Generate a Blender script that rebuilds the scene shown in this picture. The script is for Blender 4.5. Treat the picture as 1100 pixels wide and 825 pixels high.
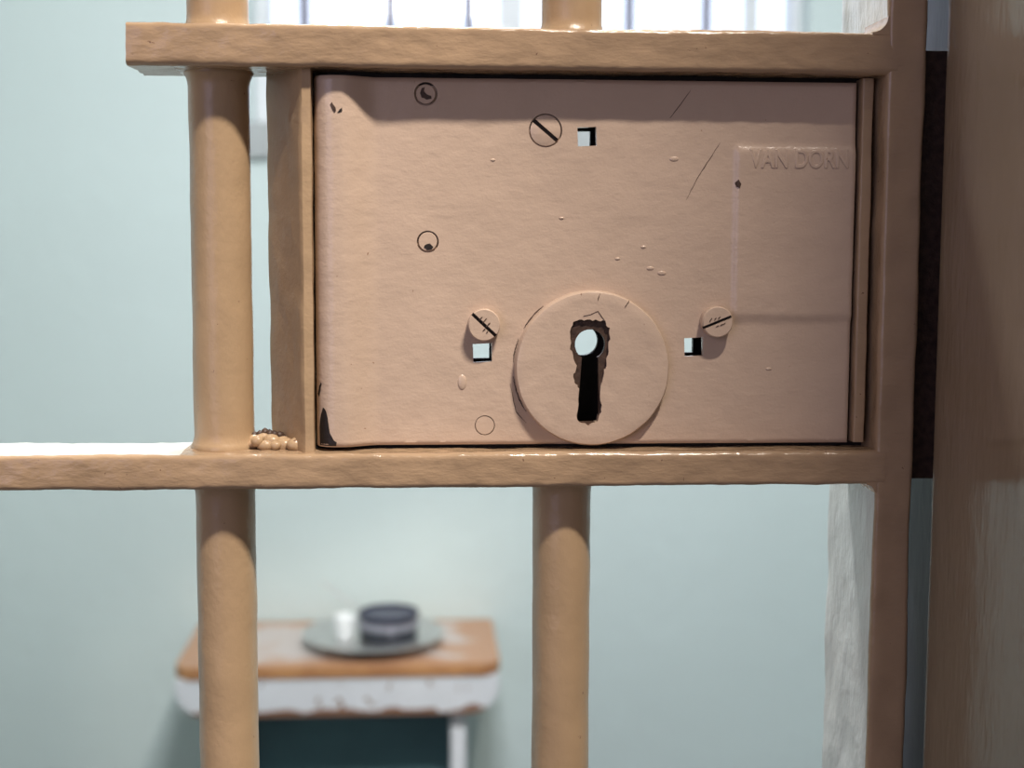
import bpy, bmesh, math, random
from mathutils import Vector, Matrix, noise

# ------------------------------------------------------------------ clear
for o in list(bpy.data.objects):
    bpy.data.objects.remove(o, do_unlink=True)
scene = bpy.context.scene
COL = scene.collection
R = math.radians
random.seed(7)
EYE = 1.40                      # eye height above the floor, metres
MM = 0.001

# ------------------------------------------------------------------ camera
cam_d = bpy.data.cameras.new('camera')
cam = bpy.data.objects.new('camera', cam_d)
COL.objects.link(cam)
cam.location = (0, -0.59, EYE)
cam.matrix_world = (Matrix.Translation((0, -0.59, EYE)) @ Matrix.Rotation(R(-3.814), 4, 'Z')
                    @ Matrix.Rotation(R(90 - 5.624), 4, 'X') @ Matrix.Rotation(R(0.22), 4, 'Z'))
cam_d.sensor_width = 36
cam_d.lens = 36 * 1500 / 1100
cam_d.clip_start = 0.01
cam_d.dof.use_dof = True
cam_d.dof.focus_distance = 0.592
cam_d.dof.aperture_fstop = 7.5
scene.camera = cam

# ------------------------------------------------------------------ world, lamps, exposure
world = bpy.data.worlds.new('daylight')
scene.world = world
world.use_nodes = True
bg = world.node_tree.nodes['Background']
bg.inputs[0].default_value = (0.74, 0.80, 1.0, 1)
bg.inputs[1].default_value = 2.4


def area(name, loc, aim, sx, sy, power, color):
    d = bpy.data.lights.new(name, 'AREA')
    d.shape = 'RECTANGLE'
    d.size, d.size_y = sx, sy
    d.energy = power
    d.color = color
    o = bpy.data.objects.new(name, d)
    COL.objects.link(o)
    o.location = loc
    o.rotation_euler = (Vector(aim) - Vector(loc)).to_track_quat('-Z', 'Y').to_euler()
    return o


# lamp under the high corridor ceiling, in front of and above the gate
area('corridor_lamp', (0.77, -1.57, EYE + 2.72), (0.1, 0, EYE), 0.60, 0.09, 178.0, (1.0, 0.89, 0.77))
# violet-blue fill light, standing in for daylight from unseen corridor windows
area('corridor_fill', (-1.5, -2.7, 1.75), (-0.2, 0, 1.3), 1.8, 1.9, 17.0, (0.74, 0.68, 1.0))
# ceiling lamp of the cell
area('cell_ceiling_lamp', (0.05, 0.30, 2.12), (0.05, 1.72, 0.45), 0.3, 0.2, 25.5, (0.95, 0.97, 1.0))

vs = scene.view_settings
vs.view_transform = 'Standard'
vs.look = 'None'
vs.exposure = 0.0
vs.gamma = 1.0
vs.use_curve_mapping = False


# ------------------------------------------------------------------ materials
def mat(name, base, rough=0.5, spec=0.5, metal=0.0, var=0.0, var_scale=20.0, col2=None,
        bumps=(), wear=None):
    """base colour varied by noise, fine relief from several noises, wear = (colour, scale, threshold)"""
    m = bpy.data.materials.new(name)
    m.use_nodes = True
    nt = m.node_tree
    N, L = nt.nodes, nt.links
    bs = N['Principled BSDF']
    bs.inputs['Roughness'].default_value = rough
    bs.inputs['Specular IOR Level'].default_value = spec
    bs.inputs['Metallic'].default_value = metal
    tc = N.new('ShaderNodeTexCoord')
    out = None
    if var or col2:
        n = N.new('ShaderNodeTexNoise')
        n.inputs['Scale'].default_value = var_scale
        n.inputs['Detail'].default_value = 5
        L.new(tc.outputs['Object'], n.inputs['Vector'])
        r = N.new('ShaderNodeValToRGB')
        r.color_ramp.elements[0].position = 0.32
        r.color_ramp.elements[1].position = 0.68
        c2 = col2 or tuple(c * (1 - var) for c in base)
        r.color_ramp.elements[0].color = (*c2, 1)
        r.color_ramp.elements[1].color = (*base, 1)
        L.new(n.outputs['Fac'], r.inputs['Fac'])
        out = r.outputs['Color']
    if wear:
        wc, ws, wt = wear
        n = N.new('ShaderNodeTexNoise')
        n.inputs['Scale'].default_value = ws
        n.inputs['Detail'].default_value = 6
        n.inputs['Roughness'].default_value = 0.65
        L.new(tc.outputs['Object'], n.inputs['Vector'])
        r = N.new('ShaderNodeValToRGB')
        r.color_ramp.elements[0].position = wt
        r.color_ramp.elements[1].position = wt + 0.015
        r.color_ramp.elements[0].color = (0, 0, 0, 1)
        r.color_ramp.elements[1].color = (1, 1, 1, 1)
        L.new(n.outputs['Fac'], r.inputs['Fac'])
        mx = N.new('ShaderNodeMix')
        mx.data_type = 'RGBA'
        L.new(r.outputs['Color'], mx.inputs['Factor'])
        if out:
            L.new(out, mx.inputs['A'])
        else:
            mx.inputs['A'].default_value = (*base, 1)
        mx.inputs['B'].default_value = (*wc, 1)
        out = mx.outputs['Result']
    if out:
        L.new(out, bs.inputs['Base Color'])
    else:
        bs.inputs['Base Color'].default_value = (*base, 1)
    prev = None
    for sc, dist, stretch in bumps:
        mp = N.new('ShaderNodeMapping')
        mp.inputs['Scale'].default_value = stretch
        L.new(tc.outputs['Object'], mp.inputs['Vector'])
        n = N.new('ShaderNodeTexNoise')
        n.inputs['Scale'].default_value = sc
        n.inputs['Detail'].default_value = 4
        n.inputs['Roughness'].default_value = 0.55
        L.new(mp.outputs['Vector'], n.inputs['Vector'])
        b = N.new('ShaderNodeBump')
        b.inputs['Strength'].default_value = 1.0
        b.inputs['Distance'].default_value = dist
        L.new(n.outputs['Fac'], b.inputs['Height'])
        if prev:
            L.new(prev, b.inputs['Normal'])
        prev = b.outputs['Normal']
    if prev:
        L.new(prev, bs.inputs['Normal'])
    return m


ONE = (1, 1, 1)
PAINT = (0.50, 0.335, 0.215)
M = {}
M['tan_bar'] = mat('tan_gloss_paint', (0.45, 0.315, 0.19), 0.30, 0.5, var=0.10, var_scale=40,
                   bumps=((90, 0.0004, ONE), (520, 0.00016, (1, 1, 0.6))),
                   wear=((0.16, 0.085, 0.055), 260, 0.70))
M['tan_plate'] = mat('tan_plate_paint', (0.57, 0.435, 0.338), 0.25, 0.5, var=0.07, var_scale=25,
                     bumps=((90, 0.0005, ONE), (330, 0.00012, (0.6, 1, 1.5)), (900, 0.00008, ONE)),
                     wear=((0.26, 0.15, 0.10), 230, 0.705))
M['tan_rail'] = mat('tan_rail_paint', (0.41, 0.285, 0.18), 0.15, 0.5, var=0.14, var_scale=60,
                    bumps=((130, 0.0006, (0.35, 1, 1)), (600, 0.0002, (0.5, 1, 1.2))),
                    wear=((0.14, 0.075, 0.05), 240, 0.685))
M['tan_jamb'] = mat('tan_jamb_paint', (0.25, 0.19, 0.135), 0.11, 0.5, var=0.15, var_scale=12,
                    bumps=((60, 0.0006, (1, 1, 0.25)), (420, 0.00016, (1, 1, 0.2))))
M['inner_white'] = mat('cell_side_white_paint', (0.66, 0.66, 0.62), 0.32, 0.5, var=0.12, var_scale=50,
                       bumps=((110, 0.0011, (1, 1, 0.45)), (500, 0.0003, (1, 1, 0.4))),
                       wear=((0.22, 0.2, 0.18), 160, 0.74))
M['tan_post'] = mat('tan_post_paint', (0.45, 0.315, 0.19), 0.5, 0.3, var=0.10, var_scale=40,
                    bumps=((90, 0.0004, ONE), (400, 0.0002, ONE)))
M['iron'] = mat('dark_iron', (0.018, 0.013, 0.012), 0.5, 0.4, var=0.4, var_scale=200,
                bumps=((400, 0.0003, ONE),))
M['channel_shade'] = mat('blue_grey_channel_shade', (0.055, 0.052, 0.07), 0.5, 0.2, var=0.2, var_scale=30,
                 bumps=((90, 0.0006, (1, 1, 0.3)),))  # dark base colour standing in for shade in the jamb recess
M['rust'] = mat('bare_brown_metal', (0.085, 0.05, 0.035), 0.5, 0.4, col2=(0.04, 0.024, 0.018), var_scale=300,
                bumps=((500, 0.0004, ONE),))
M['green_wall'] = mat('pale_green_wall_paint', (0.605, 0.69, 0.675), 0.6, 0.3, var=0.05, var_scale=2.5,
                      bumps=((30, 0.002, ONE),))
M['grey_sill'] = mat('grey_window_paint', (0.42, 0.44, 0.44), 0.55, 0.3, var=0.1, var_scale=12)
M['window_iron'] = mat('grey_blue_window_iron', (0.30, 0.30, 0.38), 0.5, 0.4, var=0.1, var_scale=30)
M['white_frame'] = mat('white_window_frame_paint', (0.75, 0.77, 0.78), 0.5, 0.4, var=0.05, var_scale=30)
M['concrete'] = mat('grey_concrete_floor', (0.14, 0.14, 0.14), 0.6, 0.3, var=0.2, var_scale=6,
                    bumps=((40, 0.002, ONE),))
M['corridor'] = mat('corridor_wall_paint', (0.26, 0.25, 0.25), 0.6, 0.3, var=0.08, var_scale=3)
M['ceiling'] = mat('white_ceiling_paint', (0.72, 0.72, 0.70), 0.7, 0.2, var=0.05, var_scale=3)
M['table_top'] = None
M['table_white'] = mat('worn_white_table_paint', (0.60, 0.62, 0.65), 0.5, 0.4, var=0.08, var_scale=20,
                       wear=((0.22, 0.14, 0.10), 45, 0.63), bumps=((60, 0.0008, ONE),))
M['table_edge'] = mat('bare_orange_wood', (0.46, 0.235, 0.10), 0.5, 0.4, col2=(0.33, 0.15, 0.065), var_scale=25,
                      bumps=((80, 0.0008, (0.1, 1, 1)),))
M['under_table_shade'] = mat('dark_under_table_shade', (0.075, 0.155, 0.175), 0.6, 0.3, var=0.15, var_scale=12)  # shade below the table, put into a dark blue-green colour
M['tin'] = mat('grey_tin', (0.62, 0.62, 0.61), 0.36, 0.5, metal=0.85, var=0.15, var_scale=40)
M['mug_dark'] = mat('dark_grey_metal_mug', (0.075, 0.08, 0.10), 0.28, 0.5, metal=0.5, var=0.2, var_scale=40)
M['mug_band'] = mat('light_mug_band', (0.38, 0.38, 0.44), 0.3, 0.5, metal=0.4, var=0.1, var_scale=40)
M['mug_rim'] = mat('navy_mug_rim', (0.025, 0.025, 0.06), 0.3, 0.5, var=0.1, var_scale=40)
M['white'] = mat('white_enamel', (0.80, 0.82, 0.82), 0.35, 0.5, var=0.04, var_scale=40)


def table_top_mat():
    """board top: pale worn paint in the middle, bare orange wood round the rim"""
    m = bpy.data.materials.new('worn_table_top')
    m.use_nodes = True
    nt = m.node_tree
    N, L = nt.nodes, nt.links
    bs = N['Principled BSDF']
    bs.inputs['Roughness'].default_value = 0.45
    tc = N.new('ShaderNodeTexCoord')
    sp = N.new('ShaderNodeSeparateXYZ')
    L.new(tc.outputs['Generated'], sp.inputs[0])

    def rim(sock):
        a = N.new('ShaderNodeMath'); a.operation = 'SUBTRACT'; a.inputs[1].default_value = 0.5
        L.new(sock, a.inputs[0])
        b = N.new('ShaderNodeMath'); b.operation = 'ABSOLUTE'
        L.new(a.outputs[0], b.inputs[0])
        return b.outputs[0]
    mx = N.new('ShaderNodeMath'); mx.operation = 'MAXIMUM'
    L.new(rim(sp.outputs[0]), mx.inputs[0])
    L.new(rim(sp.outputs[1]), mx.inputs[1])
    n = N.new('ShaderNodeTexNoise'); n.inputs['Scale'].default_value = 9; n.inputs['Detail'].default_value = 5
    L.new(tc.outputs['Object'], n.inputs['Vector'])
    ad = N.new('ShaderNodeMath'); ad.operation = 'MULTIPLY_ADD'
    ad.inputs[1].default_value = 0.55
    L.new(n.outputs['Fac'], ad.inputs[0])
    L.new(mx.outputs[0], ad.inputs[2])
    r = N.new('ShaderNodeValToRGB')
    r.color_ramp.elements[0].position = 0.55; r.color_ramp.elements[0].color = (0.55, 0.48, 0.45, 1)
    r.color_ramp.elements[1].position = 0.64; r.color_ramp.elements[1].color = (0.47, 0.26, 0.155, 1)
    L.new(ad.outputs[0], r.inputs['Fac'])
    L.new(r.outputs['Color'], bs.inputs['Base Color'])
    return m


M['table_top'] = table_top_mat()


def apron_mat():
    """white paint scraped down to brown wood along the lower edge"""
    m = M['table_white'].copy()
    m.name = 'worn_apron_paint'
    N, L = m.node_tree.nodes, m.node_tree.links
    bs = N['Principled BSDF']
    src = bs.inputs['Base Color'].links[0].from_socket
    tc = N.new('ShaderNodeTexCoord')
    sp = N.new('ShaderNodeSeparateXYZ')
    L.new(tc.outputs['Generated'], sp.inputs[0])
    n = N.new('ShaderNodeTexNoise'); n.inputs['Scale'].default_value = 30; n.inputs['Detail'].default_value = 4
    L.new(tc.outputs['Object'], n.inputs['Vector'])
    ad = N.new('ShaderNodeMath'); ad.operation = 'MULTIPLY_ADD'; ad.inputs[1].default_value = 0.5
    L.new(n.outputs['Fac'], ad.inputs[0]); L.new(sp.outputs[2], ad.inputs[2])
    r = N.new('ShaderNodeValToRGB')
    r.color_ramp.elements[0].position = 0.38; r.color_ramp.elements[0].color = (1, 1, 1, 1)
    r.color_ramp.elements[1].position = 0.42; r.color_ramp.elements[1].color = (0, 0, 0, 1)
    L.new(ad.outputs[0], r.inputs['Fac'])
    mx = N.new('ShaderNodeMix'); mx.data_type = 'RGBA'
    L.new(r.outputs['Color'], mx.inputs['Factor']); L.new(src, mx.inputs['A'])
    mx.inputs['B'].default_value = (0.20, 0.10, 0.06, 1)
    L.new(mx.outputs['Result'], bs.inputs['Base Color'])
    return m


M['apron'] = apron_mat()


def glass_mat():
    m = bpy.data.materials.new('window_glass')
    m.use_nodes = True
    nt = m.node_tree
    N, L = nt.nodes, nt.links
    N.remove(N['Principled BSDF'])
    t = N.new('ShaderNodeBsdfTransparent'); t.inputs[0].default_value = (0.95, 0.97, 0.97, 1)
    g = N.new('ShaderNodeBsdfGlossy'); g.inputs['Roughness'].default_value = 0.05
    fr = N.new('ShaderNodeFresnel'); fr.inputs['IOR'].default_value = 1.45
    mx = N.new('ShaderNodeMixShader')
    L.new(fr.outputs[0], mx.inputs[0]); L.new(t.outputs[0], mx.inputs[1]); L.new(g.outputs[0], mx.inputs[2])
    L.new(mx.outputs[0], N['Material Output'].inputs[0])
    return m


M['glass'] = glass_mat()


# ------------------------------------------------------------------ helpers
def tag(o, label=None, cat=None, group=None, kind=None):
    if label: o['label'] = label
    if cat: o['category'] = cat
    if group: o['group'] = group
    if kind: o['kind'] = kind
    return o


def link(name, me, m, parent=None, smooth=40):
    if m and not isinstance(m, (list, tuple)):
        m = [m]
    if m:
        me.materials.clear()
        for x in m:
            me.materials.append(M[x])
    if smooth:
        for p in me.polygons:
            p.use_smooth = True
        me.set_sharp_from_angle(angle=R(smooth))
    o = bpy.data.objects.new(name, me)
    COL.objects.link(o)
    if parent:
        o.parent = parent
        o.matrix_parent_inverse = parent.matrix_basis.inverted()
    return o


def build(name, bm, m, parent=None, smooth=40, fix=True):
    if fix:
        bmesh.ops.recalc_face_normals(bm, faces=bm.faces[:])
    me = bpy.data.meshes.new(name)
    bm.to_mesh(me)
    bm.free()
    return link(name, me, m, parent, smooth)


def empty(name, loc):
    o = bpy.data.objects.new(name, None)
    o.empty_display_size = 0.05
    o.location = loc
    COL.objects.link(o)
    return o


def box(bm, x0, x1, y0, y1, z0, z1):
    v = [bm.verts.new((x, y, z)) for x in (x0, x1) for y in (y0, y1) for z in (z0, z1)]
    for f in ((0, 1, 3, 2), (4, 6, 7, 5), (0, 4, 5, 1), (2, 3, 7, 6), (0, 2, 6, 4), (1, 5, 7, 3)):
        bm.faces.new([v[i] for i in f])


def boxes(name, lst, m, parent=None, bevel=0.0):
    bm = bmesh.new()
    for b in lst:
        box(bm, *b)
    if bevel:
        bmesh.ops.bevel(bm, geom=bm.edges[:], offset=bevel, segments=2, affect='EDGES', profile=0.6)
    return build(name, bm, m, parent, smooth=35 if bevel else 0)


def mmz(z):                     # millimetres relative to the eye level -> world height
    return EYE + z * MM


def stations(a, b, dense0, dense1, fine, coarse):
    """positions a..b, fine spacing inside dense0..dense1"""
    out = []
    x = a
    while x < b - 1e-6:
        out.append(x)
        x += fine if dense0 - 1e-6 <= x <= dense1 else coarse
        if out[-1] < dense0 < x:
            x = dense0
    out.append(b)
    return out


def rrect(a0, a1, b0, b1, r, step, nr=4):
    """closed rounded rectangle, flats subdivided about every step"""
    pts = []
    cs = [(a1 - r, b1 - r, 0), (a0 + r, b1 - r, 90), (a0 + r, b0 + r, 180), (a1 - r, b0 + r, 270)]
    for i, (ca, cb, st) in enumerate(cs):
        for k in range(nr + 1):
            t = R(st + 90 * k / nr)
            pts.append((ca + r * math.cos(t), cb + r * math.sin(t)))
        na, nb, ns = cs[(i + 1) % 4]
        t = R(st + 90)
        p = pts[-1]
        q = (na + r * math.cos(t), nb + r * math.sin(t))
        d = math.hypot(q[0] - p[0], q[1] - p[1])
        n = max(1, int(d / step))
        for k in range(1, n):
            pts.append((p[0] + (q[0] - p[0]) * k / n, p[1] + (q[1] - p[1]) * k / n))
    return pts


def sweep(bm, sec, axis, st, scale=None):
    """sweep closed section along world axis; scale(s) -> factor about the section centre"""
    ca = sum(p[0] for p in sec) / len(sec)
    cb = sum(p[1] for p in sec) / len(sec)
    rings = []
    for s in st:
        k = scale(s) if scale else 1.0
        ring = []
        for a, b in sec:
            a2, b2 = ca + (a - ca) * k, cb + (b - cb) * k
            co = {'X': (s, a2, b2), 'Y': (a2, s, b2), 'Z': (a2, b2, s)}[axis]
            ring.append(bm.verts.new(co))
        rings.append(ring)
    n = len(sec)
    for i in range(len(rings) - 1):
        for j in range(n):
            bm.faces.new((rings[i][j], rings[i][(j + 1) % n], rings[i + 1][(j + 1) % n], rings[i + 1][j]))
    bm.faces.new(rings[0][::-1])
    bm.faces.new(rings[-1])


def roughen(bm, amp, freq, stretch=ONE, seed=0.0):
    bmesh.ops.recalc_face_normals(bm, faces=bm.faces[:])
    bm.normal_update()
    mv = []
    for v in bm.verts:
        p = Vector((v.co.x * stretch[0], v.co.y * stretch[1], v.co.z * stretch[2])) * freq + Vector((seed, seed * 1.7, seed * .3))
        mv.append(v.normal * (noise.noise(p) * amp + noise.noise(p * 2.7) * amp * 0.4))
    for v, d in zip(bm.verts, mv):
        v.co += d


def lathe(bm, prof, c, seg=48, axis='Z'):
    rings = []
    for r, h in prof:
        ring = []
        for k in range(seg):
            t = 2 * math.pi * k / seg
            a, b = r * math.cos(t), r * math.sin(t)
            ring.append(bm.verts.new((c[0] + a, c[1] + b, c[2] + h) if axis == 'Z' else (c[0] + a, c[1] + h, c[2] + b)))
        rings.append(ring)
    for i in range(len(rings) - 1):
        for k in range(seg):
            bm.faces.new((rings[i][k], rings[i][(k + 1) % seg], rings[i + 1][(k + 1) % seg], rings[i + 1][k]))
    if prof[0][0] > 1e-6: bm.faces.new(rings[0][::-1])
    if prof[-1][0] > 1e-6: bm.faces.new(rings[-1])


def prism_y(bm, poly, y0, y1):
    """polygon of (x, z) extruded along y"""
    a = [bm.verts.new((x, y0, z)) for x, z in poly]
    b = [bm.verts.new((x, y1, z)) for x, z in poly]
    n = len(poly)
    bm.faces.new(a)
    bm.faces.new(b[::-1])
    for i in range(n):
        bm.faces.new((a[i], b[i], b[(i + 1) % n], a[(i + 1) % n]))


def cut(o, cutters):
    """boolean-difference the cutter bmeshes from object o, baked into its mesh"""
    tmp = []
    for bm in cutters:
        bmesh.ops.recalc_face_normals(bm, faces=bm.faces[:])
        me = bpy.data.meshes.new('cutter')
        bm.to_mesh(me); bm.free()
        c = bpy.data.objects.new('cutter', me)
        COL.objects.link(c)
        md = o.modifiers.new('b', 'BOOLEAN')
        md.operation = 'DIFFERENCE'; md.solver = 'EXACT'; md.object = c
        tmp.append(c)
    dg = bpy.context.evaluated_depsgraph_get()
    me = bpy.data.meshes.new_from_object(o.evaluated_get(dg))
    o.modifiers.clear()
    o.data = me
    for c in tmp:
        bpy.data.objects.remove(c, do_unlink=True)
    return o


def cutter(poly, y0, y1):
    bm = bmesh.new()
    prism_y(bm, poly, y0, y1)
    return bm


def circ(cx, cz, r, n=40):
    return [(cx + r * math.cos(2 * math.pi * k / n), cz + r * math.sin(2 * math.pi * k / n)) for k in range(n)]


# ------------------------------------------------------------------ the setting
YB = 1.765                      # inner face of the cell's back wall
XL, XR = -0.92, 0.95            # cell side walls
ZC = 2.55                       # cell ceiling
JX = 0.2145                     # face of the door jamb
WX0, WX1 = -0.273, 0.656        # window opening
WZ0, WZ1 = mmz(195), mmz(800)


def struct(o):
    o['kind'] = 'structure'
    return o


wb = struct(boxes('wall_back', [
    (XL - .1, WX0, YB, YB + .18, 0, ZC), (WX1, XR + .1, YB, YB + .18, 0, ZC),
    (WX0, WX1, YB, YB + .18, 0, WZ0), (WX0, WX1, YB, YB + .18, WZ1, ZC)], 'green_wall'))
struct(boxes('wall_left', [(XL - .1, XL, 0.05, YB, 0, ZC)], 'green_wall'))
struct(boxes('wall_right', [(XR, XR + .1, 0.05, YB, 0, ZC)], 'green_wall'))
struct(boxes('floor', [(-2.6, 2.6, -3.1, YB + .18, -0.1, 0)], 'concrete'))
struct(boxes('ceiling', [(-2.6, 2.6, -3.1, YB + .18, 4.5, 4.6), (XL - .1, XR + .1, 0.05, YB + .18, ZC, ZC + .06)], 'ceiling'))
# front wall of the cell with the door opening; its right reveal is the tan door jamb
bm = bmesh.new()
box(bm, XL - 1.7, -0.70, -0.12, 0.10, 0, 4.5)
box(bm, -0.70, 0.24, -0.12, 0.10, 2.12, 4.5)
box(bm, 0.40, 2.6, -0.12, 0.10, 0, 4.5)
struct(build('wall_front', bm, 'corridor', smooth=0))
bm = bmesh.new()
sec = [(0.40, -0.36), (0.40, 0.10), (JX + .016, 0.10), (JX + .016, -0.012), (JX + .014, -0.018), (JX + .003, -0.020),
       (JX + .001, -0.022), (JX + .0005, -0.026), (JX + .044, -0.355), (JX + .048, -0.36)]
sweep(bm, sec, 'Z', stations(0, 2.12, EYE - .3, EYE + .2, .01, .1))
jamb = struct(build('trim_1', bm, ['tan_jamb', 'channel_shade'], smooth=30))
for p in jamb.data.polygons:           # shade in the channel beside the gate, put in as a darker blue-grey
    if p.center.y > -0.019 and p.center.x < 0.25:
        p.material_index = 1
struct(boxes('jamb_gap_block', [(0.2120, JX + .017, 0.004, 0.075, mmz(-101), mmz(84))], 'rust', None, .001))  # added block that keeps the jamb gap dark at lock height
struct(boxes('wall_corridor', [(-2.6, 2.6, -3.1, -3.0, 0, 4.5)], 'corridor'))
struct(boxes('wall_corridor_left', [(-2.6, -2.5, -3.0, 0.0, 0, 4.5)], 'corridor'))
struct(boxes('wall_corridor_right', [(2.5, 2.6, -3.0, 0.0, 0, 4.5)], 'corridor'))

# barred window in the back wall
win = struct(empty('window_1', (0.19, YB + .09, WZ0)))
fw = 0.022
boxes('window_frame', [(WX0, WX0 + fw, YB + .06, YB + .13, WZ0, WZ1), (WX1 - fw * .5, WX1, YB + .06, YB + .13, WZ0, WZ1),
                       (WX0, WX1, YB + .06, YB + .13, WZ1 - fw, WZ1)], 'white_frame', win, 0)
boxes('window_sill', [(WX0 - .03, WX1 + .03, YB - .02, YB + .13, WZ0 - .052, WZ0 + .006)], 'grey_sill', win, 0.004)
for x in (-0.190, -0.047, 0.085, 0.222, 0.357, 0.489):
    bm = bmesh.new()
    sweep(bm, [(x + 0.009 * math.cos(t * math.pi / 8), YB + .045 + 0.009 * math.sin(t * math.pi / 8)) for t in range(16)],
          'Z', [WZ0, WZ1])
    build('window_bar', bm, 'window_iron', win)
boxes('window_mullion', [(0.568, 0.590, YB + .09, YB + .12, WZ0, WZ1)], 'white_frame', win)
boxes('window_mullion', [(0.140, 0.180, YB + .10, YB + .12, WZ0, WZ1)], 'white_frame', win)
boxes('window_pane', [(WX0 + fw, WX1 - fw * .5, YB + .106, YB + .110, WZ0, WZ1 - fw)], 'glass', win)

# ------------------------------------------------------------------ the barred door
door = empty('cell_gate', (-0.21, 0.015, 0.0))
tag(door, 'tan painted barred cell gate with a large flat lock box and round keyhole plate', 'gate')


def bar(x, z0, z1, m='tan_bar', joints=(), seed=0.0, r=0.0127, dense=True):
    bm = bmesh.new()
    n = 36 if dense else 16
    sec = [(x + r * math.cos(2 * math.pi * k / n), 0.012 + r * math.sin(2 * math.pi * k / n)) for k in range(n)]

    def sc(s):
        k = 1.0
        for j in joints:
            d = abs(s - j)
            if d < 0.006:
                k = max(k, 1 + 0.16 * (1 - d / 0.006) ** 2)
        return k
    sweep(bm, sec, 'Z', stations(z0, z1, mmz(-270), mmz(130), .0015 if dense else .05, .05), sc)
    if dense:
        roughen(bm, 0.00035, 70, (1, 1, 0.5), seed)
    return build('bar', bm, m, door, smooth=60)


Z_MB, Z_MT, Z_TB, Z_TT = mmz(-100.6), mmz(-86.0), mmz(71.8), mmz(88.8)
bar(-0.0836, 0.05, 2.06, joints=(Z_MB, Z_MT, Z_TB, Z_TT), seed=3)
bar(0.0622, 0.05, Z_MB + .004, joints=(Z_MB,), seed=5)
bar(0.0650, Z_TT - .004, 2.06, joints=(Z_TT,), seed=8)
for k in range(3):
    bar(-0.2290 - 0.1455 * k, 0.05, 2.06, dense=False)


def rail(name, x0, x1, z0, z1, y0=-0.013, y1=0.0265, dense=True, seed=1.0):
    bm = bmesh.new()
    sec = rrect(y0, y1, z0, z1, 0.0022, 0.0013 if dense else 0.05)
    st = stations(x0, x1, -0.26, 0.3, .0014 if dense else .2, .03 if dense else .2)
    sweep(bm, sec, 'X', st)
    if dense:
        roughen(bm, 0.0006, 55, (0.5, 1, 1), seed)
        roughen(bm, 0.00028, 300, (0.5, 1, 1), seed + 4)
    o = build(name, bm, ['tan_rail', 'inner_white'], door, smooth=50)
    if dense:                          # pale paint on the faces turned into the openings, left of the round bar
        for p in o.data.polygons:
            if abs(p.normal.z) > .7 and p.center.y > -0.0102 and p.center.x < -0.0995 and (p.normal.z > 0) == (z1 < EYE):
                p.material_index = 1
    return o


rail('rail', -0.1165, 0.198, Z_TB, Z_TT, seed=2.0)
rail('rail', -0.664, 0.198, Z_MB, Z_MT, seed=9.0)
rail('rail', -0.664, 0.198, 0.02, 0.06, dense=False)
rail('rail', -0.664, 0.198, 2.05, 2.09, dense=False)


def stile(x0, x1, dense):
    bm = bmesh.new()
    sec = rrect(x0, x1, -0.0132, 0.054, 0.0022, 0.002 if dense else 0.1)
    sweep(bm, sec, 'Z', stations(0.012, 2.10, mmz(-280), mmz(130), .0018 if dense else .3, .03 if dense else .3))
    if dense:
        roughen(bm, 0.0008, 60, (1, 1, 0.5), 6)
    o = build('stile', bm, ['tan_rail', 'inner_white'], door, smooth=50)
    # the side that faces into the opening is painted off-white up to the front edge
    for p in o.data.polygons:
        if p.normal.x < -0.6 and p.center.y > -0.0105 and not (Z_MB < p.center.z < Z_TT):
            p.material_index = 1
    return o


stile(0.1938, 0.2105, True)
stile(-0.685, -0.660, False)


def fillet(cx, cz, sx, sz, r):
    """concave weld in a corner at (cx, cz) growing towards sx, sz"""
    bm = bmesh.new()
    pts = [(cx - sx * .001, cz - sz * .001)]
    pts.append((cx + sx * r, cz - sz * .001))
    for k in range(9):
        t = R(90 * k / 8)
        pts.append((cx + sx * r * (1 - math.sin(t)), cz + sz * r * (1 - math.cos(t))))
    pts.append((cx - sx * .001, cz + sz * r))
    prism_y(bm, pts, -0.0125, 0.018)
    return build('weld', bm, 'tan_rail', door, smooth=40)


fillet(0.1938, Z_TT, -1, 1, 0.0065)
fillet(0.1938, Z_MB, -1, -1, 0.0035)

# bevelled post between the round bar and the lock
bm = bmesh.new()
P = [(-0.0440, -0.0070), (-0.0476, -0.0072), (-0.0484, -0.0066), (-0.0645, 0.0210), (-0.0648, 0.0222), (-0.0645, 0.0290), (-0.0440, 0.0290)]
sec = []
for i, p in enumerate(P):
    q = P[(i + 1) % len(P)]
    n = max(1, int(math.hypot(q[0] - p[0], q[1] - p[1]) / .002))
    for k in range(n):
        sec.append((p[0] + (q[0] - p[0]) * k / n, p[1] + (q[1] - p[1]) * k / n))
sweep(bm, sec, 'Z', stations(Z_MT - .002, Z_TB + .002, 0, 9, .0018, .0018))
roughen(bm, 0.0006, 90, (1, 1, .5), 12)
build('lock_post', bm, 'tan_post', door, smooth=35)

# lumpy weld at the foot of the post
bm = bmesh.new()
for k in range(15):
    x = -0.0715 + 0.0195 * random.random()
    y = 0.000 + 0.013 * random.random()
    r = 0.0018 + 0.0016 * random.random()
    mx = Matrix.Translation((x, y, Z_MT + .0012 + .003 * random.random())) @ Matrix.Diagonal((1.3, 1, 1, 1))
    bmesh.ops.create_icosphere(bm, subdivisions=2, radius=r, matrix=mx)
roughen(bm, 0.0007, 330, ONE, 5)
build('weld', bm, 'tan_bar', door, smooth=60)
bm = bmesh.new()
for k in range(9):
    x = -0.0725 + 0.017 * k / 8
    mx = Matrix.Translation((x, 0.007 + .003 * random.random(), Z_MT + .0035 + .0018 * math.sin(k * .45) + .001 * random.random()))
    bmesh.ops.create_icosphere(bm, subdivisions=1, radius=0.0020, matrix=mx)
roughen(bm, 0.0006, 500, ONE, 2)
build('weld_crust', bm, 'rust', door, smooth=60)

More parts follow.
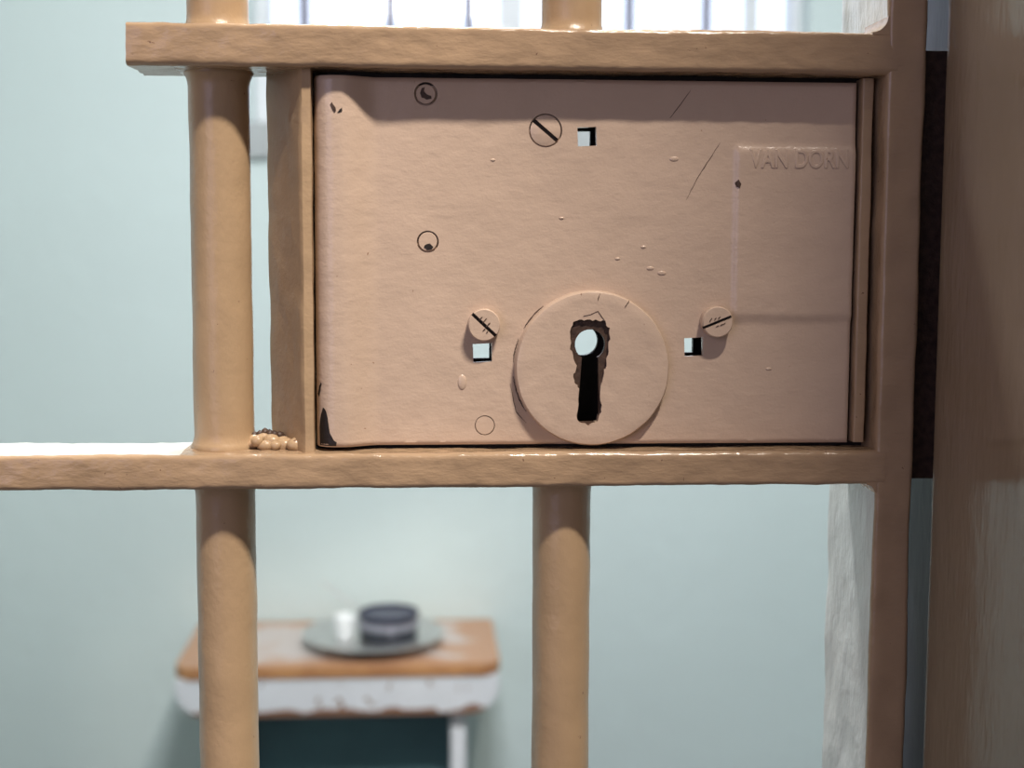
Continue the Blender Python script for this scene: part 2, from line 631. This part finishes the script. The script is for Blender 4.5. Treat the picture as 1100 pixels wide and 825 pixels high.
# ------------------------------------------------------------------ the lock
LX0, LX1, LZ0, LZ1 = -0.0434, 0.1855, mmz(-84.2), mmz(69.6)
KX, KZ = 0.0721, mmz(-41.2)      # keyhole eye
EX, EZ = 0.0732, mmz(-51.4)      # keyhole plate centre
holes = [(0.0705, mmz(46.0)), (0.0267, mmz(-44.9)), (0.1172, mmz(-42.5))]
HS = 0.0041
CASE_B = 0.025


def sq(cx, cz, s, dx=0, dz=0):
    return [(cx - s + dx, cz - s), (cx + s, cz - s + dz), (cx + s - dx, cz + s), (cx - s, cz + s - dz)]


bm = bmesh.new()
w = 0.003
box(bm, LX0, LX0 + w, 0.002, CASE_B, LZ0, LZ1)
box(bm, LX1 - w, LX1, 0.002, CASE_B, LZ0, LZ1)
box(bm, LX0 + w, LX1 - w, 0.002, CASE_B, LZ0, LZ0 + w)
box(bm, LX0 + w, LX1 - w, 0.002, CASE_B, LZ1 - w, LZ1)
# added dark fillers that stop cell light leaking through joints to rails and stile
box(bm, LX0, 0.195, 0.006, CASE_B, LZ1, Z_TB + .002)
box(bm, LX0, 0.195, 0.006, CASE_B, Z_MT - .002, LZ0)
box(bm, LX1, 0.195, 0.010, CASE_B, LZ0, LZ1)
case = build('lock_case', bm, 'iron', door, smooth=0)

# back plate with the same openings
bm = bmesh.new()
box(bm, LX0, LX1, CASE_B - .003, CASE_B, LZ0, LZ1)
bp = build('back_plate', bm, 'iron', case, smooth=0)
cut(bp, [cutter(circ(KX, KZ, 0.0066), 0, .1)] + [cutter(sq(x, z, HS), 0, .1) for x, z in holes])


def smoothstep(a, b, x):
    t = max(0.0, min(1.0, (x - a) / (b - a)))
    return t * t * (3 - 2 * t)


def plate_h(x, z):
    """how far the front of the lock plate stands proud (metres)"""
    h = 0.0
    u = (x - LX0) * 1000                                # mm from the left edge
    if u < 11:                                           # rolled left edge
        h += 0.0085 * math.sqrt(max(0, 1 - (max(0, 9 - u) / 9.05) ** 2)) - 0.002
    else:
        h += 0.0065 * (1 - smoothstep(11, 27, u))
    px = smoothstep(0.1328, 0.1352, x)
    pz = smoothstep(mmz(-33.0), mmz(-28.0), z) * (1 - smoothstep(mmz(40.0), mmz(44.0), z))
    h += 0.0013 * px * pz                                # raised panel on the right
    e = min(LX1 - x, z - LZ0, LZ1 - z) * 1000            # softened rim
    if e < 1.2:
        h -= 0.0011 * (1 - e / 1.2) ** 2
    p = Vector((x, 0, z))
    h += noise.noise(p * 22) * 0.00045 + noise.noise(p * 75 + Vector((3, 0, 0))) * 0.00018
    h += noise.noise(Vector((x * 150, 0, z * 420))) * 0.00007
    return h


bm = bmesh.new()
nx, nz = 200, 134
F = [[None] * (nz + 1) for _ in range(nx + 1)]
B = [[None] * (nz + 1) for _ in range(nx + 1)]
for i in range(nx + 1):
    for j in range(nz + 1):
        x = LX0 + (LX1 - LX0) * i / nx
        z = LZ0 + (LZ1 - LZ0) * j / nz
        F[i][j] = bm.verts.new((x, -plate_h(x, z), z))
for i in range(nx + 1):
    for j in (0, nz):
        B[i][j] = bm.verts.new((F[i][j].co.x, 0.0032, F[i][j].co.z))
for j in range(1, nz):
    for i in (0, nx):
        B[i][j] = bm.verts.new((F[i][j].co.x, 0.0032, F[i][j].co.z))
for i in range(nx):
    for j in range(nz):
        bm.faces.new((F[i][j], F[i + 1][j], F[i + 1][j + 1], F[i][j + 1]))
    bm.faces.new((F[i][0], B[i][0], B[i + 1][0], F[i + 1][0]))
    bm.faces.new((F[i][nz], F[i + 1][nz], B[i + 1][nz], B[i][nz]))
for j in range(nz):
    bm.faces.new((F[0][j], F[0][j + 1], B[0][j + 1], B[0][j]))
    bm.faces.new((F[nx][j], B[nx][j], B[nx][j + 1], F[nx][j + 1]))
loop = [B[i][0] for i in range(nx + 1)] + [B[nx][j] for j in range(1, nz + 1)] + \
       [B[i][nz] for i in range(nx - 1, -1, -1)] + [B[0][j] for j in range(nz - 1, 0, -1)]
bm.faces.new(loop)
plate = build('front_plate', bm, 'tan_plate', case, smooth=45)

flush = [   # x, z, radius, slot angle, sunk depth
    (0.0030, mmz(62.9), 0.0040, None),
    (0.0530, mmz(48.4), 0.0064, -40),
    (0.0037, mmz(1.9), 0.0039, None),
    (0.0278, mmz(-75.9), 0.0040, None)]
cuts = [cutter(circ(KX, KZ - .0105, 0.0265, 40), -.05, .05)]
cuts += [cutter(sq(x, z, HS, 0.0003, 0.0004), -.05, .05) for x, z in holes]
cuts += [cutter(circ(x, z, r + (0.0009, 0.0006, 0.0007, 0.00028)[i], 36), -.05, -plate_h(x, z) + .0022) for i, (x, z, r, a) in enumerate(flush)]
cut(plate, cuts)
for p in plate.data.polygons:
    p.use_smooth = True
plate.data.set_sharp_from_angle(angle=R(45))


def slotted(name, x, z, r, yb, yf, ang, sw, sd, m, parent, dome=0.0006):
    """round head from yb (back) to yf (front, more negative) with a straight slot"""
    bm = bmesh.new()
    n = 40
    if ang is None:
        lathe(bm, [(r, 0), (r, -(yb - yf) + dome), (r - dome, -(yb - yf))], (x, yb, z), n, 'Y')
    else:
        lathe(bm, [(r, 0), (r, -(yb - yf) + sd)], (x, yb, z), n, 'Y')
        for s in (-1, 1):
            a0 = math.asin(sw / 2 / r)
            out, inn = [], []
            for k in range(21):
                t = a0 + (math.pi - 2 * a0) * k / 20
                out.append((r * math.cos(t), s * r * math.sin(t)))
                inn.append((r * math.cos(t) * .93, s * max(sw / 2, r * math.sin(t) * .93)))
            c, sn = math.cos(R(ang)), math.sin(R(ang))
            rot = lambda p: (x + p[0] * c - p[1] * sn, z + p[0] * sn + p[1] * c)
            lv = []
            for poly, y in ((out, yf + sd + .0002), (out, yf + dome), (inn, yf)):
                lv.append([bm.verts.new((rot(p)[0], y, rot(p)[1])) for p in poly])
            m_ = len(out)
            for a, b in ((0, 1), (1, 2)):
                for k in range(m_):
                    bm.faces.new((lv[a][k], lv[a][(k + 1) % m_], lv[b][(k + 1) % m_], lv[b][k]))
            bm.faces.new(lv[2])
            bm.faces.new(lv[0])
    o = build(name, bm, [m, 'iron'], parent, smooth=35)
    if ang is not None:                # slot floor in dark iron
        for p in o.data.polygons:
            if p.center.y > yf + sd - .0001 and p.normal.y < -.9:
                p.material_index = 1
    return o


for i, (x, z, r, a) in enumerate(flush):
    h = -plate_h(x, z)
    s = slotted('screw', x, z, r, h + .0021, h + .0002, a, 0.0017, 0.0011,
                'tan_plate', case, 0.0002)
# two raised cheese-head screws
slotted('screw', 0.0272, mmz(-32.8), 0.0068, 0.001, -0.0062, -43, 0.0014, 0.0022, 'tan_plate', case)
slotted('screw', 0.1262, mmz(-31.5), 0.0066, 0.001, -0.0062, 22, 0.0012, 0.0022, 'tan_plate', case)

# bare metal keyhole ring under the chipped paint of the keyhole plate
key_poly = []
for k in range(29):
    t = R(-60 + 300 * k / 28)
    key_poly.append((KX + 0.0064 * math.cos(t), KZ + 0.0064 * math.sin(t)))
key_poly += [(KX - 0.0034, KZ - 0.0058), (KX - 0.0053, KZ - 0.0330), (KX + 0.0041, KZ - 0.0330), (KX + 0.0036, KZ - 0.0058)]
bm = bmesh.new()
lathe(bm, [(0.030, 0), (0.030, -0.0035)], (EX, 0.0, EZ), 48, 'Y')
core = build('keyhole_ring', bm, 'rust', case, smooth=40)
cut(core, [cutter(key_poly, -.05, .05)])
core['label'] = 'bare brown metal showing around the keyhole'

# painted round keyhole plate, paint chipped back in a ragged outline
bm = bmesh.new()
RE = 0.0328
prof = [(RE + .0004, 0.0012), (RE, -0.0040), (RE - .0006, -0.0049), (RE - .0022, -0.0052)]
prof += [(RE - .0022 - k * .0022, -0.0052 - .0001 * k / 12) for k in range(1, 13)]
prof += [(0.0, -0.0053)]
bm2 = bmesh.new()
lathe(bm, prof[:-1] + [(0.0035, -0.0053)], (EX, 0, EZ), 72, 'Y')
roughen(bm, 0.00028, 130, ONE, 2)
esc = build('keyhole_plate', bm, 'tan_plate', case, smooth=35)
rag = [(-9.3, 4), (-9.0, 7.5), (-8.2, 8.6), (-7.6, 10.2), (-5, 11), (-3, 10.5), (-1.5, 11.1), (1, 10.4), (2.5, 11), (4.6, 10.2),
       (6.5, 10.6), (7.2, 8.4), (9, 7.4), (8.6, 5), (9.2, 2.5), (8.3, 0), (8.5, -3), (7.4, -6), (7.6, -9.3), (6.4, -11), (6.0, -14.5), (4.9, -18),
       (4.7, -23), (5.6, -26.5), (5.4, -29.5), (4.4, -31), (3.8, -33.6), (1.2, -34.4), (-.5, -35.6), (-2, -34.5), (-5.2, -33.8), (-6.1, -31), (-5.6, -28.8),
       (-5.4, -24), (-5, -19), (-5.8, -17.6), (-7.2, -16.5), (-7.8, -14), (-6.9, -12), (-6.2, -9), (-7.8, -6), (-8.2, -3.5), (-9.4, -2), (-8.9, 1)]
rag2 = []
for i, p in enumerate(rag):
    q = rag[(i + 1) % len(rag)]
    rag2.append(p)
    rag2.append(((p[0] + q[0]) / 2 + random.uniform(-.35, .35), (p[1] + q[1]) / 2 + random.uniform(-.35, .35)))
cut(esc, [cutter([(KX + a * MM * .92, KZ + b * MM * .97) for a, b in rag2], -.05, .05)])
for p in esc.data.polygons:
    p.use_smooth = True
esc.data.set_sharp_from_angle(angle=R(35))
esc['label'] = 'round tan painted keyhole plate with chipped paint'

# flat strip between the lock plate and the stile
bm = bmesh.new()
sec = rrect(0.1868, 0.1916, -0.0035, 0.022, 0.0008, 0.002)
sweep(bm, sec, 'Z', stations(LZ0 + .0006, LZ1 + .0015, 0, 9, .003, .003))
roughen(bm, 0.0003, 120, (1, 1, .5), 4)
build('lock_strip', bm, 'tan_rail', case, smooth=40)


# raised maker's lettering on the lock panel
def lettering(txt, x0, x1, z0, h, y):
    cu = bpy.data.curves.new('lettering', 'FONT')
    cu.body = txt
    cu.size = 1.0
    cu.extrude = 0.04
    cu.bevel_depth = 0.03
    cu.bevel_resolution = 2
    cu.resolution_u = 4
    o = bpy.data.objects.new('t', cu)
    COL.objects.link(o)
    bpy.context.view_layer.update()
    me = bpy.data.meshes.new_from_object(o.evaluated_get(bpy.context.evaluated_depsgraph_get()))
    bpy.data.objects.remove(o, do_unlink=True)
    xs = [v.co.x for v in me.vertices]; ys = [v.co.y for v in me.vertices]
    ax, bx, ay, by = min(xs), max(xs), min(ys), max(ys)
    for v in me.vertices:
        c = v.co.copy()
        X = x0 + (c.x - ax) / (bx - ax) * (x1 - x0)
        Z = z0 + (c.y - ay) / (by - ay) * h
        v.co = (X, y - plate_h(X, Z) - c.z * 0.006, Z)
    me.update()
    return link('lettering', me, 'tan_plate', case, smooth=60)


lettering('VAN DORN', 0.1395, 0.1822, mmz(33.4), 0.0082, 0.00005)


# ragged patches where the paint is gone, thin scratches
def chip(name, poly, m, y, parent):
    bm = bmesh.new()
    pts = []
    for i, p in enumerate(poly):
        q = poly[(i + 1) % len(poly)]
        pts.append(p)
        pts.append(((p[0] + q[0]) / 2 + random.uniform(-.25, .25), (p[1] + q[1]) / 2 + random.uniform(-.25, .25)))
    fr = [bm.verts.new((x * MM, 0, mmz(z))) for x, z in pts]
    bm.faces.new(fr)
    bmesh.ops.triangulate(bm, faces=bm.faces[:])
    bmesh.ops.subdivide_edges(bm, edges=bm.edges[:], cuts=4, use_grid_fill=True)
    for v in bm.verts:
        v.co.y = y(v.co.x, v.co.z) - .00018
    rim = bmesh.ops.extrude_edge_only(bm, edges=[e for e in bm.edges if e.is_boundary])
    for g in rim['geom']:
        if isinstance(g, bmesh.types.BMVert):
            g.co.y += .0006
    return build(name, bm, m, parent, smooth=0)


py = lambda x, z: -plate_h(x, z)
chip('paint_chip', [(-41.9, -83.6), (-42.0, -76), (-41.3, -70.5), (-40.4, -67.4), (-39.0, -69), (-38.1, -74), (-37.5, -78), (-36.4, -80.3),
                    (-34.6, -82), (-34.9, -83.6)], 'iron', py, case)
chip('paint_chip', [(-42.7, -62), (-42.0, -58.5), (-41.4, -56.8), (-40.8, -57.5), (-41.4, -60.5), (-42.1, -63.2)], 'iron', py, case)
chip('paint_chip', [(-36.2, 57.5), (-35.4, 58.6), (-34.4, 57.0), (-33.8, 55.2), (-34.4, 54.2), (-35.2, 55.4)], 'rust', py, case)
chip('paint_chip', [(-32.4, 55.6), (-31.4, 56.6), (-31.2, 55.2), (-32.2, 54.4), (-33.2, 54.4)], 'iron', py, case)
chip('paint_chip', [(2.0, -0.6), (3.0, .8), (4.6, 1.1), (6.0, -.3), (5.2, -1.4), (3.4, -1.7)], 'iron', lambda x, z: -plate_h(.0037, mmz(1.9)) + .0002, case)
fy = lambda x, z: -plate_h(.0030, mmz(62.9)) + .0002
chip('paint_chip', [(0.6, 63.2), (1.4, 65.4), (2.6, 65.8), (2.2, 64.2), (3.4, 62.8), (5.2, 62.2), (5.4, 61.0), (3.2, 60.6), (1.2, 61.4)], 'rust', fy, case)
chip('paint_chip', [(133.6, 27.2), (135, 28.6), (136.2, 26.8), (135.6, 25.0), (134.4, 25.4)], 'rust', py, case)


def scratch(pts, wd, m='rust', y=py, parent=None):
    bm = bmesh.new()
    P_ = []
    for i in range(len(pts) - 1):
        for k in range(6):
            t = k / 6
            P_.append(Vector((pts[i][0] * (1 - t) + pts[i + 1][0] * t + random.uniform(-.12, .12), pts[i][1] * (1 - t) + pts[i + 1][1] * t)))
    P_.append(Vector(pts[-1]))
    rows = []
    n = len(P_)
    for i, p in enumerate(P_):
        d = (P_[min(n - 1, i + 1)] - P_[max(0, i - 1)]).normalized()
        nn = Vector((-d.y, d.x)) * wd * .5 * (0.25 + 0.75 * math.sin(math.pi * (i + .3) / (n + .2))) * random.uniform(.6, 1.2)
        row = []
        for q, dy in ((p - nn, .0004), (p - nn, -.00013), (p + nn, -.00013), (p + nn, .0004)):
            row.append(bm.verts.new((q.x * MM, y(q.x * MM, mmz(q.y)) + dy, mmz(q.y))))
        rows.append(row)
    for i in range(n - 1):
        for k in range(3):
            bm.faces.new((rows[i][k], rows[i + 1][k], rows[i + 1][k + 1], rows[i][k + 1]))
    return build('scratch', bm, m, parent or case, smooth=0)


scratch([(114, 65.5), (109, 58.5), (105.5, 54)], .35)
scratch([(127, 44), (122, 36), (117, 28), (113, 20)], .3)
scratch([(38.6, -58), (41.0, -70), (45.5, -75)], .3)
ey = lambda x, z: -0.0053
scratch([(-1 + 70, -29.0), (72.0, -28.4), (75.2, -27.0), (77.0, -29.5), (78.5, -31.5)], .3, 'rust', ey)
scratch([(76, -19.6), (75.0, -22.6)], .3, 'rust', ey)
scratch([(88.5, -22.5), (86.5, -25.5)], .3, 'rust', ey)
ring = lambda a, r: (73.2 + r * math.cos(R(a)), -51.4 + r * math.sin(R(a)))
for a0, a1 in ((128, 150), (158, 176), (186, 214)):
    scratch([ring(a0 + (a1 - a0) * k / 5, 33.5) for k in range(6)], .55)
hy = lambda x, z: -0.0063
for a in ((24.8, -31.0, 26.4, -29.4), (26.3, -32.2, 28.2, -30.0), (28.0, -33.6, 29.6, -31.8), (26.6, -35.4, 27.6, -34.2), (28.0, -36.2, 28.8, -35.2)):
    scratch([(a[0], a[1]), (a[2], a[3])], .5, 'rust', hy)
for a in ((122.6, -31.6, 123.6, -29.8), (124.6, -31.0, 125.4, -29.6), (126.2, -30.4, 127.2, -29.2), (125.4, -33.6, 126.6, -33.0), (127.2, -33.0, 128.4, -32.4), (128.4, -32.6, 129.4, -31.8)):
    scratch([(a[0], a[1]), (a[2], a[3])], .45, 'rust', hy)
# small oval paint blister left of the keyhole plate
bm = bmesh.new()
bmesh.ops.create_uvsphere(bm, u_segments=16, v_segments=10, radius=1,
                          matrix=Matrix.Translation((0.0181, -plate_h(.0181, mmz(-57.4)) + .0002, mmz(-57.4))) @ Matrix.Diagonal((.0020, .0008, .0034, 1)))
build('paint_blister', bm, 'tan_plate', case, smooth=60)
for (x, z, r) in ((107.5, 37.0, 1.5), (98, -9, 1.2), (103, -11, 1.4), (95, 0, .9), (31, 36, .8), (150, -52, 1.0), (60, 12, .8), (84, -5, .9)):
    bm = bmesh.new()
    bmesh.ops.create_uvsphere(bm, u_segments=12, v_segments=8, radius=1,
                              matrix=Matrix.Translation((x * MM, -plate_h(x * MM, mmz(z)), mmz(z))) @ Matrix.Diagonal((r * MM * 1.4, .0004, r * MM * .7, 1)))
    build('paint_lump', bm, 'tan_plate', case, smooth=60)

# ------------------------------------------------------------------ the small table against the back wall
TZ = mmz(-637)
table = empty('side_table', (-0.125, 1.63, 0))
tag(table, 'small worn table with orange wood edges and white apron against green wall', 'table')
TX0, TX1, TY0, TY1 = -0.374, 0.124, 1.50, 1.757
bm = bmesh.new()
pts = []
for cx, cy, st in ((TX1 - .02, TY1 - .005, 0), (TX0 + .02, TY1 - .005, 90), (TX0 + .03, TY0 + .03, 180), (TX1 - .03, TY0 + .03, 270)):
    r = .005 if cy > 1.6 else .03
    cx2 = cx + (.015 if cy > 1.6 and cx > 0 else -.015 if cy > 1.6 else 0)
    for k in range(7):
        t = R(st + 15 * k)
        pts.append((cx2 + r * math.cos(t), cy + r * math.sin(t)))
sweep(bm, pts, 'Z', [TZ - .020, TZ - .017, TZ - .003, TZ], lambda s: 1.0 if abs(s - TZ + .010) < .0075 else .994)
top = build('table_top', bm, ['table_edge', 'table_top'], table, smooth=35)
for p in top.data.polygons:
    if p.normal.z > .9:
        p.material_index = 1
# apron with rounded lower corners: front board and two side boards


def apron(x0, x1, y, th, h, r):
    bm = bmesh.new()
    poly = [(x0, TZ - .020), (x0, TZ - .020 - h + r)]
    for k in range(1, 9):
        t = R(180 + 90 * k / 8)
        poly.append((x0 + r + r * math.cos(t), TZ - .020 - h + r + r * math.sin(t)))
    for k in range(0, 9):
        t = R(270 + 90 * k / 8)
        poly.append((x1 - r + r * math.cos(t), TZ - .020 - h + r + r * math.sin(t)))
    poly.append((x1, TZ - .020))
    prism_y(bm, poly, y, y + th)
    o = build('apron', bm, ['apron', 'table_edge'], table, smooth=40)
    for p in o.data.polygons:
        if p.normal.z < -.3:
            p.material_index = 1
    return o


apron(TX0 + .003, TX1 - .003, TY0 + .004, .022, .060, .045)
for x in (TX0 + .053, TX1 - .076):
    boxes('side_panel', [(x, x + .023, TY0 + .030, TY1 - .002, 0, TZ - .020)], 'table_white', table, .002)
boxes('shade_panel', [(TX0 + .076, TX1 - .076, TY0 + .12, TY0 + .135, 0, TZ - .020)], 'under_table_shade', table)  # added dark sheet standing in for the shade under the table

# dish, mug, small white cup and spoon
DX, DY = -0.075, 1.612
bm = bmesh.new()
lathe(bm, [(0.0, .0135), (.060, .0135), (.068, .0145), (.082, .0175), (.088, .0185), (.108, .0205), (.1122, .0222), (.1138, .0210), (.1125, .0180),
           (.090, .0160), (.085, .0150), (.048, .0100), (.044, 0), (.040, 0), (.038, .0110), (0.0, .0110)], (DX, DY, TZ), 64)
bmesh.ops.remove_doubles(bm, verts=bm.verts[:], dist=1e-5)
tag(build('plate', bm, 'tin', None, 50), 'grey metal plate with a wide rim on the small table', 'plate')

mug = empty('mug', (-0.050, DY - .016, TZ + .0137))
tag(mug, 'dark grey metal mug with a lighter band standing on the plate', 'mug')
cx, cy, cz = mug.location
bm = bmesh.new()
lathe(bm, [(0, 0), (.044, 0), (.0462, .002), (.0468, .041), (.0452, .041), (.0445, .004), (0, .003)], (cx, cy, cz), 48)
bmesh.ops.remove_doubles(bm, verts=bm.verts[:], dist=1e-5)
build('mug_body', bm, 'mug_dark', mug, 50)
bm = bmesh.new()
lathe(bm, [(.0468, .022), (.0482, .023), (.0482, .032), (.0468, .033)], (cx, cy, cz), 48)
build('mug_band', bm, 'mug_band', mug, 50)
bm = bmesh.new()
lathe(bm, [(.0466, .039), (.0482, .040), (.0485, .043), (.0475, .045), (.0450, .045), (.0447, .041)], (cx, cy, cz), 48)
build('mug_rim', bm, 'mug_rim', mug, 50)

bm = bmesh.new()
lathe(bm, [(0, 0), (.011, 0), (.0145, .003), (.016, .018), (.0175, .033), (.0178, .040), (.0168, .0415), (.0155, .040), (.0135, .018), (.010, .006), (0, .005)],
      (-0.1185, DY - .026, TZ + .0137), 36)
bmesh.ops.remove_doubles(bm, verts=bm.verts[:], dist=1e-5)
tag(build('cup', bm, 'white', None, 60), 'small white cup on the plate next to the dark mug', 'cup')

spoon = empty('spoon', (-0.060, DY + .03, TZ + .006))
tag(spoon, 'thin pale metal spoon leaning out of the dark mug', 'spoon')
A = Vector((-0.052, DY - .002, TZ + .024)); Bv = Vector((-0.158, DY + .022, TZ + .098))
bm = bmesh.new()
d = (Bv - A).normalized()
q = d.to_track_quat('Z', 'Y').to_matrix().to_4x4()
bmesh.ops.create_cone(bm, cap_ends=True, segments=12, radius1=.0022, radius2=.0050, depth=(Bv - A).length,
                      matrix=Matrix.Translation((A + Bv) / 2) @ q @ Matrix.Diagonal((1, .35, 1, 1)))
build('handle', bm, 'tin', spoon, 40)
bm = bmesh.new()
bmesh.ops.create_uvsphere(bm, u_segments=16, v_segments=10, radius=1,
                          matrix=Matrix.Translation(A + d * .002) @ q @ Matrix.Diagonal((.008, .003, .013, 1)))
build('bowl', bm, 'tin', spoon, 60)
